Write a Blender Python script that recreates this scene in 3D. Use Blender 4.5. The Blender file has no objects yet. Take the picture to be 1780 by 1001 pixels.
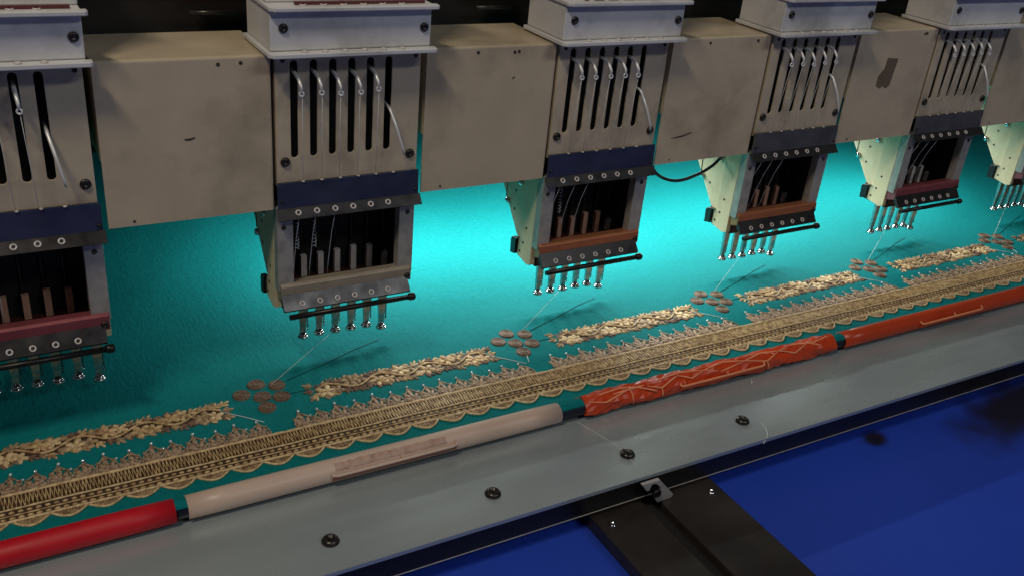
import bpy, bmesh, math, random
from mathutils import Vector, Matrix
random.seed(7)
R = math.radians
scene = bpy.context.scene
col = scene.collection

# ------------------------------------------------------------------ camera
CAM = Vector((-0.287, -0.745, 0.51))
cam = bpy.data.cameras.new('camera')
cam.sensor_width = 36.0
cam.lens = 33.477
cam.clip_start = 0.01
cam.clip_end = 60
camo = bpy.data.objects.new('camera', cam)
col.objects.link(camo)
right = Vector((0.86822099, -0.48807412, 0.08930824))
up = Vector((0.1545308, 0.43702522, 0.88607516))
fwd = Vector((0.47150031, 0.75550818, -0.45485696))
m = Matrix((right, up, -fwd)).transposed().to_4x4()
m.translation = CAM
camo.matrix_world = m
scene.camera = camo

# ------------------------------------------------------------------ dim room light
w = bpy.data.worlds.new('World')
scene.world = w
w.use_nodes = True
bg = w.node_tree.nodes['Background']
bg.inputs['Color'].default_value = (0.54, 0.64, 0.86, 1)
bg.inputs['Strength'].default_value = 0.045

def area(name, loc, target, sx, sy, power, color):
    l = bpy.data.lights.new(name, 'AREA')
    l.shape = 'RECTANGLE'
    l.size, l.size_y = sx, sy
    l.energy = power
    l.color = color
    o = bpy.data.objects.new(name, l)
    col.objects.link(o)
    o.location = loc
    d = (Vector(target) - Vector(loc)).normalized()
    o.rotation_euler = d.to_track_quat('-Z', 'Y').to_euler()
    return o
# ceiling tube above and in front of the machine
area('overhead_light', (-0.95, -0.76, 2.0), (0.1, 0.0, 0.2), 0.5, 0.05, 15.0, (1.0, 0.87, 0.69))
area('overhead_light', (1.0, -2.0, 1.95), (0.4, -0.1, 0.1), 1.2, 0.08, 10.0, (0.95, 0.98, 1.0))  # second lamp added to brighten the rail and the needle openings

scene.view_settings.view_transform = 'Standard'
scene.view_settings.look = 'None'
scene.view_settings.gamma = 1
scene.view_settings.exposure = 0
scene.view_settings.use_curve_mapping = False

# ------------------------------------------------------------------ materials
def mat(name, color, rough=0.5, metal=0.0, var=0.0, scale=30.0, dirt=None, dirt_amt=0.5, dirt_scale=9.0,
        bump=0.0, bump_scale=400.0, stretch=None, sheen=0.0, coat=0.0, spec=None):
    M = bpy.data.materials.new(name)
    M.use_nodes = True
    nt = M.node_tree
    n, L = nt.nodes, nt.links
    b = n['Principled BSDF']
    b.inputs['Base Color'].default_value = (*color, 1)
    b.inputs['Roughness'].default_value = rough
    b.inputs['Metallic'].default_value = metal
    if sheen: b.inputs['Sheen Weight'].default_value = sheen
    if coat: b.inputs['Coat Weight'].default_value = coat
    if spec is not None: b.inputs['Specular IOR Level'].default_value = spec
    geo = n.new('ShaderNodeNewGeometry')
    vec = geo.outputs['Position']
    if stretch:
        mp = n.new('ShaderNodeMapping')
        mp.inputs['Scale'].default_value = stretch
        L.new(vec, mp.inputs['Vector'])
        vec = mp.outputs['Vector']
    cur = None
    if var:
        t = n.new('ShaderNodeTexNoise')
        t.inputs['Scale'].default_value = scale
        t.inputs['Detail'].default_value = 6
        L.new(vec, t.inputs['Vector'])
        rp = n.new('ShaderNodeMapRange')
        rp.inputs['From Min'].default_value = 0.3
        rp.inputs['From Max'].default_value = 0.7
        rp.inputs['To Min'].default_value = 1 - var
        rp.inputs['To Max'].default_value = 1 + var
        L.new(t.outputs['Fac'], rp.inputs['Value'])
        mx = n.new('ShaderNodeMix'); mx.data_type = 'RGBA'; mx.blend_type = 'MULTIPLY'
        mx.inputs['Factor'].default_value = 1
        mx.inputs['A'].default_value = (*color, 1)
        L.new(rp.outputs['Result'], mx.inputs['B'])
        cur = mx.outputs['Result']
        rr = n.new('ShaderNodeMapRange')
        rr.inputs['From Min'].default_value = 0.3
        rr.inputs['From Max'].default_value = 0.7
        rr.inputs['To Min'].default_value = max(0.03, rough - 0.08)
        rr.inputs['To Max'].default_value = min(1, rough + 0.1)
        L.new(t.outputs['Fac'], rr.inputs['Value'])
        L.new(rr.outputs['Result'], b.inputs['Roughness'])
    if dirt:
        t2 = n.new('ShaderNodeTexNoise')
        t2.inputs['Scale'].default_value = dirt_scale
        t2.inputs['Detail'].default_value = 8
        t2.inputs['Roughness'].default_value = 0.65
        L.new(vec, t2.inputs['Vector'])
        r2 = n.new('ShaderNodeMapRange')
        r2.inputs['From Min'].default_value = 0.5
        r2.inputs['From Max'].default_value = 0.75
        r2.inputs['To Max'].default_value = dirt_amt
        L.new(t2.outputs['Fac'], r2.inputs['Value'])
        m2 = n.new('ShaderNodeMix'); m2.data_type = 'RGBA'
        L.new(r2.outputs['Result'], m2.inputs['Factor'])
        if cur: L.new(cur, m2.inputs['A'])
        else: m2.inputs['A'].default_value = (*color, 1)
        m2.inputs['B'].default_value = (*dirt, 1)
        cur = m2.outputs['Result']
    if cur: L.new(cur, b.inputs['Base Color'])
    if bump:
        t3 = n.new('ShaderNodeTexNoise')
        t3.inputs['Scale'].default_value = bump_scale
        t3.inputs['Detail'].default_value = 3
        L.new(vec, t3.inputs['Vector'])
        bp = n.new('ShaderNodeBump')
        bp.inputs['Strength'].default_value = bump
        bp.inputs['Distance'].default_value = 0.0006
        L.new(t3.outputs['Fac'], bp.inputs['Height'])
        L.new(bp.outputs['Normal'], b.inputs['Normal'])
    return M

M = {}
M['panel'] = mat('beige_enamel', (0.56, 0.465, 0.33), 0.40, 0, 0.06, 25, (0.13, 0.09, 0.055), 0.6, 8, 0.06, 700)
M['plate'] = mat('worn_beige_plate', (0.57, 0.48, 0.345), 0.40, 0.05, 0.08, 40, (0.10, 0.065, 0.035), 0.6, 16, 0.05, 600)
M['white'] = mat('white_enamel', (0.68, 0.675, 0.67), 0.4, 0, 0.05, 30, (0.22, 0.21, 0.19), 0.7, 11, 0.04, 500)
M['cream'] = mat('cream_paint', (0.78, 0.69, 0.45), 0.45, 0, 0.05, 40, (0.35, 0.28, 0.16), 0.4, 40)
M['steel'] = mat('dull_steel', (0.40, 0.385, 0.36), 0.4, 0.25, 0.12, 80, (0.08, 0.07, 0.06), 0.5, 60)
M['brownblk'] = mat('red_brown_block', (0.10, 0.03, 0.022), 0.45, 0.2, 0.2, 60)
M['clamp_reflect'] = mat('bar_reflection_clamp', (0.80, 0.46, 0.32), 0.32, 0.2, 0.08, 100, (0.35, 0.14, 0.08), 0.5, 90)  # clamp with the lower bar's reflection put into its colour
M['clampm'] = mat('pale_clamp', (0.85, 0.78, 0.72), 0.35, 0.1, 0.08, 100, (0.3, 0.2, 0.15), 0.5, 90)
M['footm'] = mat('foot_steel', (0.42, 0.42, 0.43), 0.22, 0.95, 0.15, 150)
M['leverm'] = mat('nickel', (0.85, 0.85, 0.84), 0.35, 0.35)
M['chrome'] = mat('polished_steel', (0.72, 0.72, 0.72), 0.16, 1.0, 0.05, 100)
M['black'] = mat('black_metal', (0.012, 0.011, 0.011), 0.35, 0.2, 0.2, 60)
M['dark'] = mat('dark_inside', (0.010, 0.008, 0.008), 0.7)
M['beam'] = mat('dark_brown_beam', (0.016, 0.012, 0.011), 0.6, 0, 0.25, 12, (0.05, 0.035, 0.03), 0.5, 5)
M['flap_blue'] = mat('dark_blue_flap', (0.048, 0.056, 0.105), 0.33, 0.35, 0.12, 40, (0.03, 0.03, 0.035), 0.5, 30)
M['flap_grey'] = mat('grey_flap', (0.15, 0.145, 0.135), 0.33, 0.5, 0.12, 40, (0.05, 0.04, 0.03), 0.5, 30)
M['flange'] = mat('dark_flange', (0.035, 0.032, 0.032), 0.3, 0.4, 0.15, 60)
M['bar_beige'] = mat('beige_bar', (0.36, 0.31, 0.24), 0.4, 0.2, 0.1, 60, (0.12, 0.08, 0.05), 0.6, 30)
M['bar_copper'] = mat('copper_bar', (0.50, 0.19, 0.09), 0.38, 0.5, 0.12, 60, (0.15, 0.06, 0.03), 0.5, 30)
M['bar_maroon'] = mat('maroon_bar', (0.28, 0.07, 0.085), 0.38, 0.3, 0.12, 60, (0.08, 0.03, 0.03), 0.5, 30)
M['screw'] = mat('dark_screw', (0.06, 0.055, 0.05), 0.35, 0.8, 0.2, 200)
M['ring'] = mat('pale_ceramic', (0.62, 0.58, 0.56), 0.25, 0.1)
M['redring'] = mat('red_ceramic', (0.12, 0.03, 0.03), 0.4)
M['thread'] = mat('white_thread', (0.75, 0.78, 0.78), 0.6)
M['darkline'] = mat('dark_teal_line', (0.0, 0.07, 0.08), 0.8)
M['shade_navy'] = mat('rod_shade_navy', (0.004, 0.007, 0.022), 0.5)  # dark blue stands in for shade on the cloth's front fold
M['rail'] = mat('grey_rail', (0.45, 0.515, 0.54), 0.27, 0.45, 0.05, 30, (0.24, 0.25, 0.28), 0.6, 6, 0.04, 900, (0.3, 1, 1))
M['strut'] = mat('black_strut', (0.026, 0.022, 0.020), 0.36, 0.1, 0.25, 20, (0.07, 0.058, 0.05), 0.6, 9)
M['red'] = mat('red_plastic', (0.60, 0.006, 0.018), 0.5, 0, 0.06, 30, (0.25, 0.003, 0.008), 0.4, 14, 0.04, 300)
M['beige'] = mat('pinkish_beige_plastic', (0.66, 0.50, 0.41), 0.42, 0, 0.05, 20, (0.32, 0.2, 0.15), 0.5, 18, 0.06, 250, (0.3, 1, 1))
M['shade_web'] = mat('shaded_grip', (0.26, 0.10, 0.065), 0.45, 0, 0.15, 80)  # brown stands in for the shadow under the grip ridge
M['recess_red'] = mat('reddish_plastic', (0.52, 0.35, 0.28), 0.5, 0, 0.15, 150, (0.30, 0.14, 0.09), 0.7, 130)
M['orange'] = mat('orange_plastic', (0.62, 0.058, 0.010), 0.32, 0, 0.08, 40, (0.35, 0.05, 0.015), 0.5, 20, 0.06, 250)
M['orange_crease'] = mat('pale_orange_crease', (0.85, 0.30, 0.14), 0.4, 0, 0.08, 100)
M['orange_dark'] = mat('deep_orange_plastic', (0.50, 0.050, 0.009), 0.36, 0, 0.08, 40, (0.25, 0.04, 0.015), 0.5, 20, 0.05, 250)
M['pink'] = mat('pink_plastic', (0.55, 0.10, 0.14), 0.4)
M['tape'] = mat('brown_tape', (0.16, 0.12, 0.075), 0.5, 0, 0.1, 90)
M['mark'] = mat('dark_scuff', (0.035, 0.028, 0.022), 0.7)
M['table'] = mat('table_top', (0.05, 0.055, 0.06), 0.5, 0.2, 0.1, 20)
M['cable'] = mat('black_cable', (0.010, 0.011, 0.014), 0.4)
M['hook'] = mat('pale_hook', (0.55, 0.52, 0.52), 0.4, 0.3, 0.08, 100, (0.3, 0.27, 0.25), 0.5, 60)

def gold_mat(name, c1, c2, scale, dens=900):
    Mt = mat(name, c1, 0.55, 0.12, 0.0)
    nt = Mt.node_tree; n, L = nt.nodes, nt.links
    b = n['Principled BSDF']
    geo = n.new('ShaderNodeNewGeometry')
    t = n.new('ShaderNodeTexNoise'); t.inputs['Scale'].default_value = scale; t.inputs['Detail'].default_value = 4
    L.new(geo.outputs['Position'], t.inputs['Vector'])
    r = n.new('ShaderNodeValToRGB')
    r.color_ramp.elements[0].position = 0.33; r.color_ramp.elements[0].color = (*c2, 1)
    r.color_ramp.elements[1].position = 0.62; r.color_ramp.elements[1].color = (*c1, 1)
    L.new(t.outputs['Fac'], r.inputs['Fac']); L.new(r.outputs['Color'], b.inputs['Base Color'])
    t2 = n.new('ShaderNodeTexNoise'); t2.inputs['Scale'].default_value = dens
    mp = n.new('ShaderNodeMapping'); mp.inputs['Scale'].default_value = (1, 0.35, 1); mp.inputs['Rotation'].default_value = (0, 0, 0.5)
    L.new(geo.outputs['Position'], mp.inputs['Vector']); L.new(mp.outputs['Vector'], t2.inputs['Vector'])
    bp = n.new('ShaderNodeBump'); bp.inputs['Strength'].default_value = 0.5; bp.inputs['Distance'].default_value = 0.0008
    L.new(t2.outputs['Fac'], bp.inputs['Height']); L.new(bp.outputs['Normal'], b.inputs['Normal'])
    return Mt
M['gold'] = gold_mat('gold_thread', (0.47, 0.33, 0.18), (0.17, 0.095, 0.05), 260)
M['palegold'] = gold_mat('pale_gold_thread', (0.68, 0.49, 0.25), (0.28, 0.16, 0.07), 260)
M['bronze'] = gold_mat('bronze_thread', (0.20, 0.125, 0.075), (0.085, 0.045, 0.03), 500, 1400)
M['brown'] = gold_mat('brown_thread', (0.26, 0.15, 0.09), (0.075, 0.035, 0.025), 400)
M['darkbrown'] = gold_mat('dark_brown_thread', (0.085, 0.048, 0.028), (0.03, 0.016, 0.012), 400)
M['creamth'] = gold_mat('cream_thread', (0.78, 0.60, 0.34), (0.47, 0.32, 0.16), 300)
M['crown'] = gold_mat('dull_gold_thread', (0.50, 0.36, 0.23), (0.14, 0.07, 0.05), 420)
M['bead'] = mat('pearl_bead', (0.75, 0.82, 0.88), 0.12, 0.3)

def fabric_mat():
    Mt = mat('teal_cloth', (0.004, 0.27, 0.275), 0.8, 0, spec=0.08)
    nt = Mt.node_tree; n, L = nt.nodes, nt.links
    b = n['Principled BSDF']
    geo = n.new('ShaderNodeNewGeometry')
    t = n.new('ShaderNodeTexNoise'); t.inputs['Scale'].default_value = 170; t.inputs['Detail'].default_value = 6; t.inputs['Roughness'].default_value = 0.65
    L.new(geo.outputs['Position'], t.inputs['Vector'])
    r = n.new('ShaderNodeValToRGB')
    r.color_ramp.elements[0].position = 0.3; r.color_ramp.elements[0].color = (0.003, 0.155, 0.164, 1)
    r.color_ramp.elements[1].position = 0.7; r.color_ramp.elements[1].color = (0.004, 0.192, 0.200, 1)
    L.new(t.outputs['Fac'], r.inputs['Fac']); L.new(r.outputs['Color'], b.inputs['Base Color'])
    mp = n.new('ShaderNodeMapping'); mp.inputs['Scale'].default_value = (1, 0.3, 1)
    L.new(geo.outputs['Position'], mp.inputs['Vector'])
    t2 = n.new('ShaderNodeTexNoise'); t2.inputs['Scale'].default_value = 330; t2.inputs['Detail'].default_value = 4
    L.new(mp.outputs['Vector'], t2.inputs['Vector'])
    bp = n.new('ShaderNodeBump'); bp.inputs['Strength'].default_value = 0.6; bp.inputs['Distance'].default_value = 0.001
    L.new(t2.outputs['Fac'], bp.inputs['Height'])
    t4 = n.new('ShaderNodeTexNoise'); t4.inputs['Scale'].default_value = 28; t4.inputs['Detail'].default_value = 3
    L.new(geo.outputs['Position'], t4.inputs['Vector'])
    bp2 = n.new('ShaderNodeBump'); bp2.inputs['Strength'].default_value = 0.35; bp2.inputs['Distance'].default_value = 0.004
    L.new(t4.outputs['Fac'], bp2.inputs['Height']); L.new(bp.outputs['Normal'], bp2.inputs['Normal'])
    L.new(bp2.outputs['Normal'], b.inputs['Normal'])
    return Mt
M['fabric'] = fabric_mat()

def floor_mat():
    Mt = mat('blue_sheet', (0.012, 0.035, 0.42), 0.5)
    nt = Mt.node_tree; n, L = nt.nodes, nt.links
    b = n['Principled BSDF']
    geo = n.new('ShaderNodeNewGeometry')
    t = n.new('ShaderNodeTexNoise'); t.inputs['Scale'].default_value = 3.0; t.inputs['Detail'].default_value = 5
    L.new(geo.outputs['Position'], t.inputs['Vector'])
    r = n.new('ShaderNodeValToRGB')
    r.color_ramp.elements[0].position = 0.3; r.color_ramp.elements[0].color = (0.017, 0.055, 0.46, 1)
    r.color_ramp.elements[1].position = 0.7; r.color_ramp.elements[1].color = (0.022, 0.074, 0.58, 1)
    L.new(t.outputs['Fac'], r.inputs['Fac'])
    # two soft-edged black patches on the sheet
    cur = r.outputs['Color']
    for (cx, cy, sx, sy, rot) in DARK_PATCHES:
        mp = n.new('ShaderNodeMapping'); mp.vector_type = 'TEXTURE'
        mp.inputs['Location'].default_value = (cx, cy, FLOOR)
        mp.inputs['Rotation'].default_value = (0, 0, rot)
        mp.inputs['Scale'].default_value = (sx, sy, 1)
        nz = n.new('ShaderNodeTexNoise'); nz.inputs['Scale'].default_value = 24; nz.inputs['Detail'].default_value = 4
        L.new(geo.outputs['Position'], nz.inputs['Vector'])
        L.new(geo.outputs['Position'], mp.inputs['Vector'])
        ln = n.new('ShaderNodeVectorMath'); ln.operation = 'LENGTH'
        L.new(mp.outputs['Vector'], ln.inputs[0])
        ad = n.new('ShaderNodeMath'); ad.operation = 'MULTIPLY_ADD'
        L.new(nz.outputs['Fac'], ad.inputs[0]); ad.inputs[1].default_value = 1.1
        L.new(ln.outputs['Value'], ad.inputs[2])
        mr = n.new('ShaderNodeMapRange'); mr.interpolation_type = 'SMOOTHSTEP'
        mr.inputs['From Min'].default_value = 0.95; mr.inputs['From Max'].default_value = 2.1
        mr.inputs['To Min'].default_value = 0.97; mr.inputs['To Max'].default_value = 0.0
        L.new(ad.outputs['Value'], mr.inputs['Value'])
        mx = n.new('ShaderNodeMix'); mx.data_type = 'RGBA'
        L.new(mr.outputs['Result'], mx.inputs['Factor']); L.new(cur, mx.inputs['A'])
        mx.inputs['B'].default_value = (0.012, 0.009, 0.012, 1)
        cur = mx.outputs['Result']
    L.new(cur, b.inputs['Base Color'])
    return Mt

# ------------------------------------------------------------------ mesh builder
class MB:
    def __init__(s): s.v = []; s.f = []; s.smooth = []
    def add(s, vs, fs, sm=False):
        b = len(s.v); s.v += [tuple(p) for p in vs]
        s.f += [tuple(i + b for i in f) for f in fs]; s.smooth += [sm] * len(fs); return s
    def box(s, x0, x1, y0, y1, z0, z1):
        vs = [(x, y, z) for x in (x0, x1) for y in (y0, y1) for z in (z0, z1)]
        return s.add(vs, [(0, 1, 3, 2), (4, 6, 7, 5), (0, 4, 5, 1), (2, 3, 7, 6), (0, 2, 6, 4), (1, 5, 7, 3)])
    def prism(s, pts, axis, a, b):
        """2D polygon extruded along an axis from a to b; pts in the other two axes"""
        def P(p, t):
            return {'x': (t, p[0], p[1]), 'y': (p[0], t, p[1]), 'z': (p[0], p[1], t)}[axis]
        n = len(pts)
        vs = [P(p, a) for p in pts] + [P(p, b) for p in pts]
        fs = [tuple(range(n - 1, -1, -1)), tuple(range(n, 2 * n))]
        fs += [(i, (i + 1) % n, n + (i + 1) % n, n + i) for i in range(n)]
        return s.add(vs, fs)
    def tube(s, path, r, seg=8, caps=True):
        path = [Vector(p) for p in path]; n = len(path)
        rs = r if isinstance(r, (list, tuple)) else [r] * n
        vs = []; prev = None
        for i, p in enumerate(path):
            t = (path[min(i + 1, n - 1)] - path[max(i - 1, 0)]).normalized()
            if prev is None:
                a = Vector((0, 0, 1)) if abs(t.z) < 0.9 else Vector((1, 0, 0))
                u = t.cross(a).normalized()
            else:
                u = (prev - t * prev.dot(t)).normalized()
            prev = u; v = t.cross(u)
            for k in range(seg):
                an = 2 * math.pi * k / seg
                vs.append(p + (u * math.cos(an) + v * math.sin(an)) * rs[i])
        fs = [(i * seg + k, i * seg + (k + 1) % seg, (i + 1) * seg + (k + 1) % seg, (i + 1) * seg + k)
              for i in range(n - 1) for k in range(seg)]
        s.add(vs, fs, True)
        if caps:
            b = len(s.v) - len(vs)
            s.f.append(tuple(b + k for k in range(seg - 1, -1, -1))); s.smooth.append(False)
            s.f.append(tuple(b + (n - 1) * seg + k for k in range(seg))); s.smooth.append(False)
        return s
    def cyl(s, p0, p1, r, seg=14): return s.tube([p0, p1], r, seg)
    def torus(s, c, normal, R0, r, seg=14, sub=6):
        c = Vector(c); nn = Vector(normal).normalized()
        a = Vector((0, 0, 1)) if abs(nn.z) < 0.9 else Vector((1, 0, 0))
        u = nn.cross(a).normalized(); v = nn.cross(u)
        vs = []
        for i in range(seg):
            A = 2 * math.pi * i / seg; d = u * math.cos(A) + v * math.sin(A)
            for k in range(sub):
                B = 2 * math.pi * k / sub
                vs.append(c + d * (R0 + r * math.cos(B)) + nn * r * math.sin(B))
        fs = [(i * sub + k, ((i + 1) % seg) * sub + k, ((i + 1) % seg) * sub + (k + 1) % sub, i * sub + (k + 1) % sub)
              for i in range(seg) for k in range(sub)]
        return s.add(vs, fs, True)
    def lathe(s, c, axis, prof, seg=14):
        """prof: list of (r, h) along axis"""
        c = Vector(c); nn = Vector(axis).normalized()
        a = Vector((0, 0, 1)) if abs(nn.z) < 0.9 else Vector((1, 0, 0))
        u = nn.cross(a).normalized(); v = nn.cross(u); n = len(prof)
        vs = [c + nn * h + (u * math.cos(2 * math.pi * k / seg) + v * math.sin(2 * math.pi * k / seg)) * r
              for r, h in prof for k in range(seg)]
        fs = [(i * seg + k, i * seg + (k + 1) % seg, (i + 1) * seg + (k + 1) % seg, (i + 1) * seg + k)
              for i in range(n - 1) for k in range(seg)]
        s.add(vs, fs, True); b = len(s.v) - len(vs)
        s.f.append(tuple(b + k for k in range(seg - 1, -1, -1))); s.smooth.append(True)
        s.f.append(tuple(b + (n - 1) * seg + k for k in range(seg))); s.smooth.append(True)
        return s
    def dome(s, cx, cy, pts, h, base=0.0, ridge=0.55):
        """a padded satin-stitch shape: flat outline pts raised to a rounded top"""
        n = len(pts); vs = []
        for (f, z) in ((1.0, 0.0), (0.96, h * 0.6), (ridge, h)):
            vs += [(cx + (p[0] - cx) * f, cy + (p[1] - cy) * f, base + z) for p in pts]
        vs.append((cx, cy, base + h * 1.08))
        fs = [(i * n + k, i * n + (k + 1) % n, (i + 1) * n + (k + 1) % n, (i + 1) * n + k) for i in range(2) for k in range(n)]
        fs += [(2 * n + k, 2 * n + (k + 1) % n, 3 * n) for k in range(n)]
        return s.add(vs, fs, True)
    def mesh(s, name, material):
        me = bpy.data.meshes.new(name)
        me.from_pydata(s.v, [], s.f)
        me.polygons.foreach_set('use_smooth', s.smooth)
        me.update()
        bm = bmesh.new(); bm.from_mesh(me)
        bmesh.ops.recalc_face_normals(bm, faces=bm.faces)
        bm.to_mesh(me); bm.free()
        me.materials.append(M[material] if isinstance(material, str) else material)
        return me

def link(name, me, parent=None, loc=(0, 0, 0), rot=(0, 0, 0), bevel=0.0, sc=None):
    o = bpy.data.objects.new(name, me)
    col.objects.link(o)
    o.location = loc; o.rotation_euler = rot
    if sc: o.scale = sc
    if parent: o.parent = parent
    if bevel:
        bv = o.modifiers.new('edge', 'BEVEL'); bv.width = bevel; bv.segments = 2
        bv.limit_method = 'ANGLE'; bv.angle_limit = R(40)
    return o
def part(name, mb, material, parent=None, loc=(0, 0, 0), rot=(0, 0, 0), bevel=0.0):
    return link(name, mb.mesh(name, material), parent, loc, rot, bevel)
def tag(o, label, cat, group=None):
    o['label'] = label; o['category'] = cat
    if group: o['group'] = group
    return o
def empty(name, loc):
    o = bpy.data.objects.new(name, None); col.objects.link(o); o.location = loc
    o.empty_display_size = 0.02
    return o

PITCH = 0.27
FLOOR = -0.044
DARK_PATCHES = [(0.70, -0.272, 0.11, 0.040, 0.18), (0.482, -0.250, 0.014, 0.010, 0.2)]

# ------------------------------------------------------------------ blue covered work surface below the rail
M['floor'] = floor_mat()
fl = MB().box(-1.5, 2.6, -1.6, -0.05, FLOOR - 0.03, FLOOR)
o = part('blue_table', fl, 'floor', bevel=0.002)
tag(o, 'bright blue covered table surface below the grey rail', 'table')

# ------------------------------------------------------------------ table and beam behind
tb = MB().box(-0.75, 2.0, -0.128, 0.9, -0.03, -0.0025)
o = part('machine_table', tb, 'table', bevel=0.001)
tag(o, 'dark steel machine table under the teal cloth', 'table')
mbm = empty('machine_beam', (0, 0, 0.2))
tag(mbm, 'dark brown machine beam behind the white head boxes', 'beam')
part('beam_body', MB().box(-0.75, 2.0, 0.105, 0.34, 0.005, 0.5), 'beam', mbm, bevel=0.003)
part('top_rail', MB().box(-0.75, 2.0, 0.085, 0.103, 0.17, 0.19), 'beam', mbm, bevel=0.002)

# ------------------------------------------------------------------ grey front rail
RY0, RY1 = -0.1285, -0.248
rail = empty('front_rail', (0, RY1, 0)); tag(rail, 'long grey metal rail along the front edge of the cloth', 'rail')
rp = MB().prism([(RY0, -0.004), (RY0, 0.0), (RY1, 0.0), (RY1 - 0.0003, -0.0005), (RY1 - 0.0003, -0.0038)], 'x', -0.9, 2.0)
part('top_plate', rp, 'rail', rail, (0, -RY1, 0))
part('front_lip', MB().box(-0.9, 2.0, RY1 + 0.002, RY1 + 0.006, -0.024, -0.0042), 'black', rail, (0, -RY1, 0), bevel=0.0005)
part('edge_highlight', MB().box(-0.9, 2.0, RY1 + 0.0008, RY1 + 0.0018, -0.0250, -0.0243), 'steel', rail, (0, -RY1, 0), bevel=0.0004)  # pale strip painted in as the highlight along the lip's lower edge
def bolt_mesh(r, h):
    b = MB()
    b.lathe((0, 0, 0), (0, 0, 1), [(r * 1.0, 0), (r * 1.02, h * 0.25), (r * 0.86, h * 0.7), (r * 0.5, h), (r * 0.46, h * 0.98), (r * 0.4, h * 0.6)], 18)
    return b
bm_ = bolt_mesh(0.0068, 0.0042).mesh('bolt', 'screw')
for bx in (-0.096, 0.044, 0.181, 0.317):
    link('bolt', bm_, rail, (bx, -0.217 - RY1, 0.0))

# ------------------------------------------------------------------ black strut with hook
st = empty('support_strut', (0.194, -0.25, -0.03)); tag(st, 'black slotted support strut running out below the grey rail', 'strut')
for (xa, xb) in ((-0.067, -0.0125), (0.0025, 0.067)):
    part('strut_flange', MB().box(xa, xb, -0.75, 0.06, -0.0138, 0.0), 'strut', st, bevel=0.0015)
part('slot_floor', MB().box(-0.0124, 0.0024, -0.75, 0.06, -0.0138, -0.008), 'dark', st)
for (bx, by) in ((0.139, -0.262), (0.248, -0.262)):
    link('bolt', bolt_mesh(0.0035, 0.002).mesh('bolt', 'chrome'), st, (bx - 0.194, by + 0.25, 0))
hk = empty('hook_latch', (0.19, -0.2525, -0.03)); tag(hk, 'pale metal hook latch standing on the black strut at the rail edge', 'latch')
HK = [(0.1711, -0.0035), (0.1776, -0.0125), (0.1808, -0.0128), (0.1825, -0.0067), (0.1872, -0.0072), (0.1929, -0.0130), (0.1940, -0.0195),
      (0.1895, -0.0250), (0.1925, -0.0297), (0.2080, -0.0295), (0.2100, -0.0262), (0.1903, -0.0035)]
part('hook_plate', MB().prism([(x - 0.19, z + 0.03) for x, z in HK], 'y', -0.0015, 0.0020), 'hook', hk, bevel=0.0005)
part('hook_screw', MB().lathe((0, 0, 0), (0, -1, 0), [(0.0030, -0.003), (0.0030, 0.003), (0.0042, 0.0032), (0.0042, 0.0050), (0.0032, 0.0062), (0.0030, 0.0060)], 16), 'black', hk, (-0.0035, -0.001, 0.0155))

# ------------------------------------------------------------------ cloth
RODY, RODZ, RODR = -0.1488, 0.0098, 0.0081
prof = []
y = 0.85
while y > -0.132:
    prof.append((y, 0.0))
    y -= 0.012 if y > 0.1 else 0.006
for k in range(12):
    a = R(-45 + k * 17)
    prof.append((RODY + RODR * math.cos(a), RODZ + RODR * math.sin(a)))
nx = 270
fb = MB(); vs = []
def wave(x, yy):
    f = max(0.0, min(1.0, (yy - 0.015) / 0.12))
    return f * (0.0006 * math.sin(x * 23 + yy * 9) * math.sin(yy * 17 + x * 5 + 1) + 0.0004 * math.sin(x * 61 - yy * 37))
for i in range(nx + 1):
    x = -0.72 + 2.7 * i / nx
    for (yy, zz) in prof: vs.append((x, yy, zz + wave(x, yy)))
n = len(prof)
fb.add(vs, [(i * n + k, (i + 1) * n + k, (i + 1) * n + k + 1, i * n + k + 1) for i in range(nx) for k in range(n - 1)], True)
cloth = empty('embroidered_cloth', (0, 0, 0.0))
tag(cloth, 'teal cloth with gold embroidered border stretched under the machine heads', 'cloth')
fo = part('cloth_sheet', fb, 'fabric', cloth)
sd = fo.modifiers.new('thick', 'SOLIDIFY'); sd.thickness = 0.0006; sd.offset = -1
part('wrapped_rod', MB().cyl((-0.72, RODY, RODZ), (1.98, RODY, RODZ), 0.0076, 20), 'shade_navy', cloth)

# stitched dots
def dot_mesh(seed):
    rd = random.Random(seed); b = MB()
    pts = [(0.0086 * (1 + rd.uniform(-0.05, 0.05)) * math.cos(2 * math.pi * k / 26), 0.0080 * (1 + rd.uniform(-0.05, 0.05)) * math.sin(2 * math.pi * k / 26)) for k in range(26)]
    b.dome(0, 0, pts, 0.0011, ridge=0.8)
    for rr in (0.0074, 0.0056, 0.0038, 0.002):
        b.torus((0, 0, 0.0011), (0, 0, 1), rr, 0.0005, 20, 5)
    return b.mesh('stitched_dot', 'bronze')
dms = [dot_mesh(i) for i in range(3)]
DOTS = [(-.088, .009), (-.070, .001), (-.1045, -.003), (-.0885, -.012), (-.072, -.018), (-.0885, -.030)]
for i in range(-1, 7):
    cl = empty('dot_cluster', (i * PITCH - 0.088, -0.011, 0.0006)); cl.parent = cloth
    for k, (dx, dy) in enumerate(DOTS):
        link('stitched_dot', dms[k % 3], cl, (dx + 0.088 + random.uniform(-.0006, .0006), dy + 0.011 + random.uniform(-.0006, .0006), 0), (0, 0, random.random() * 6))

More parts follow.
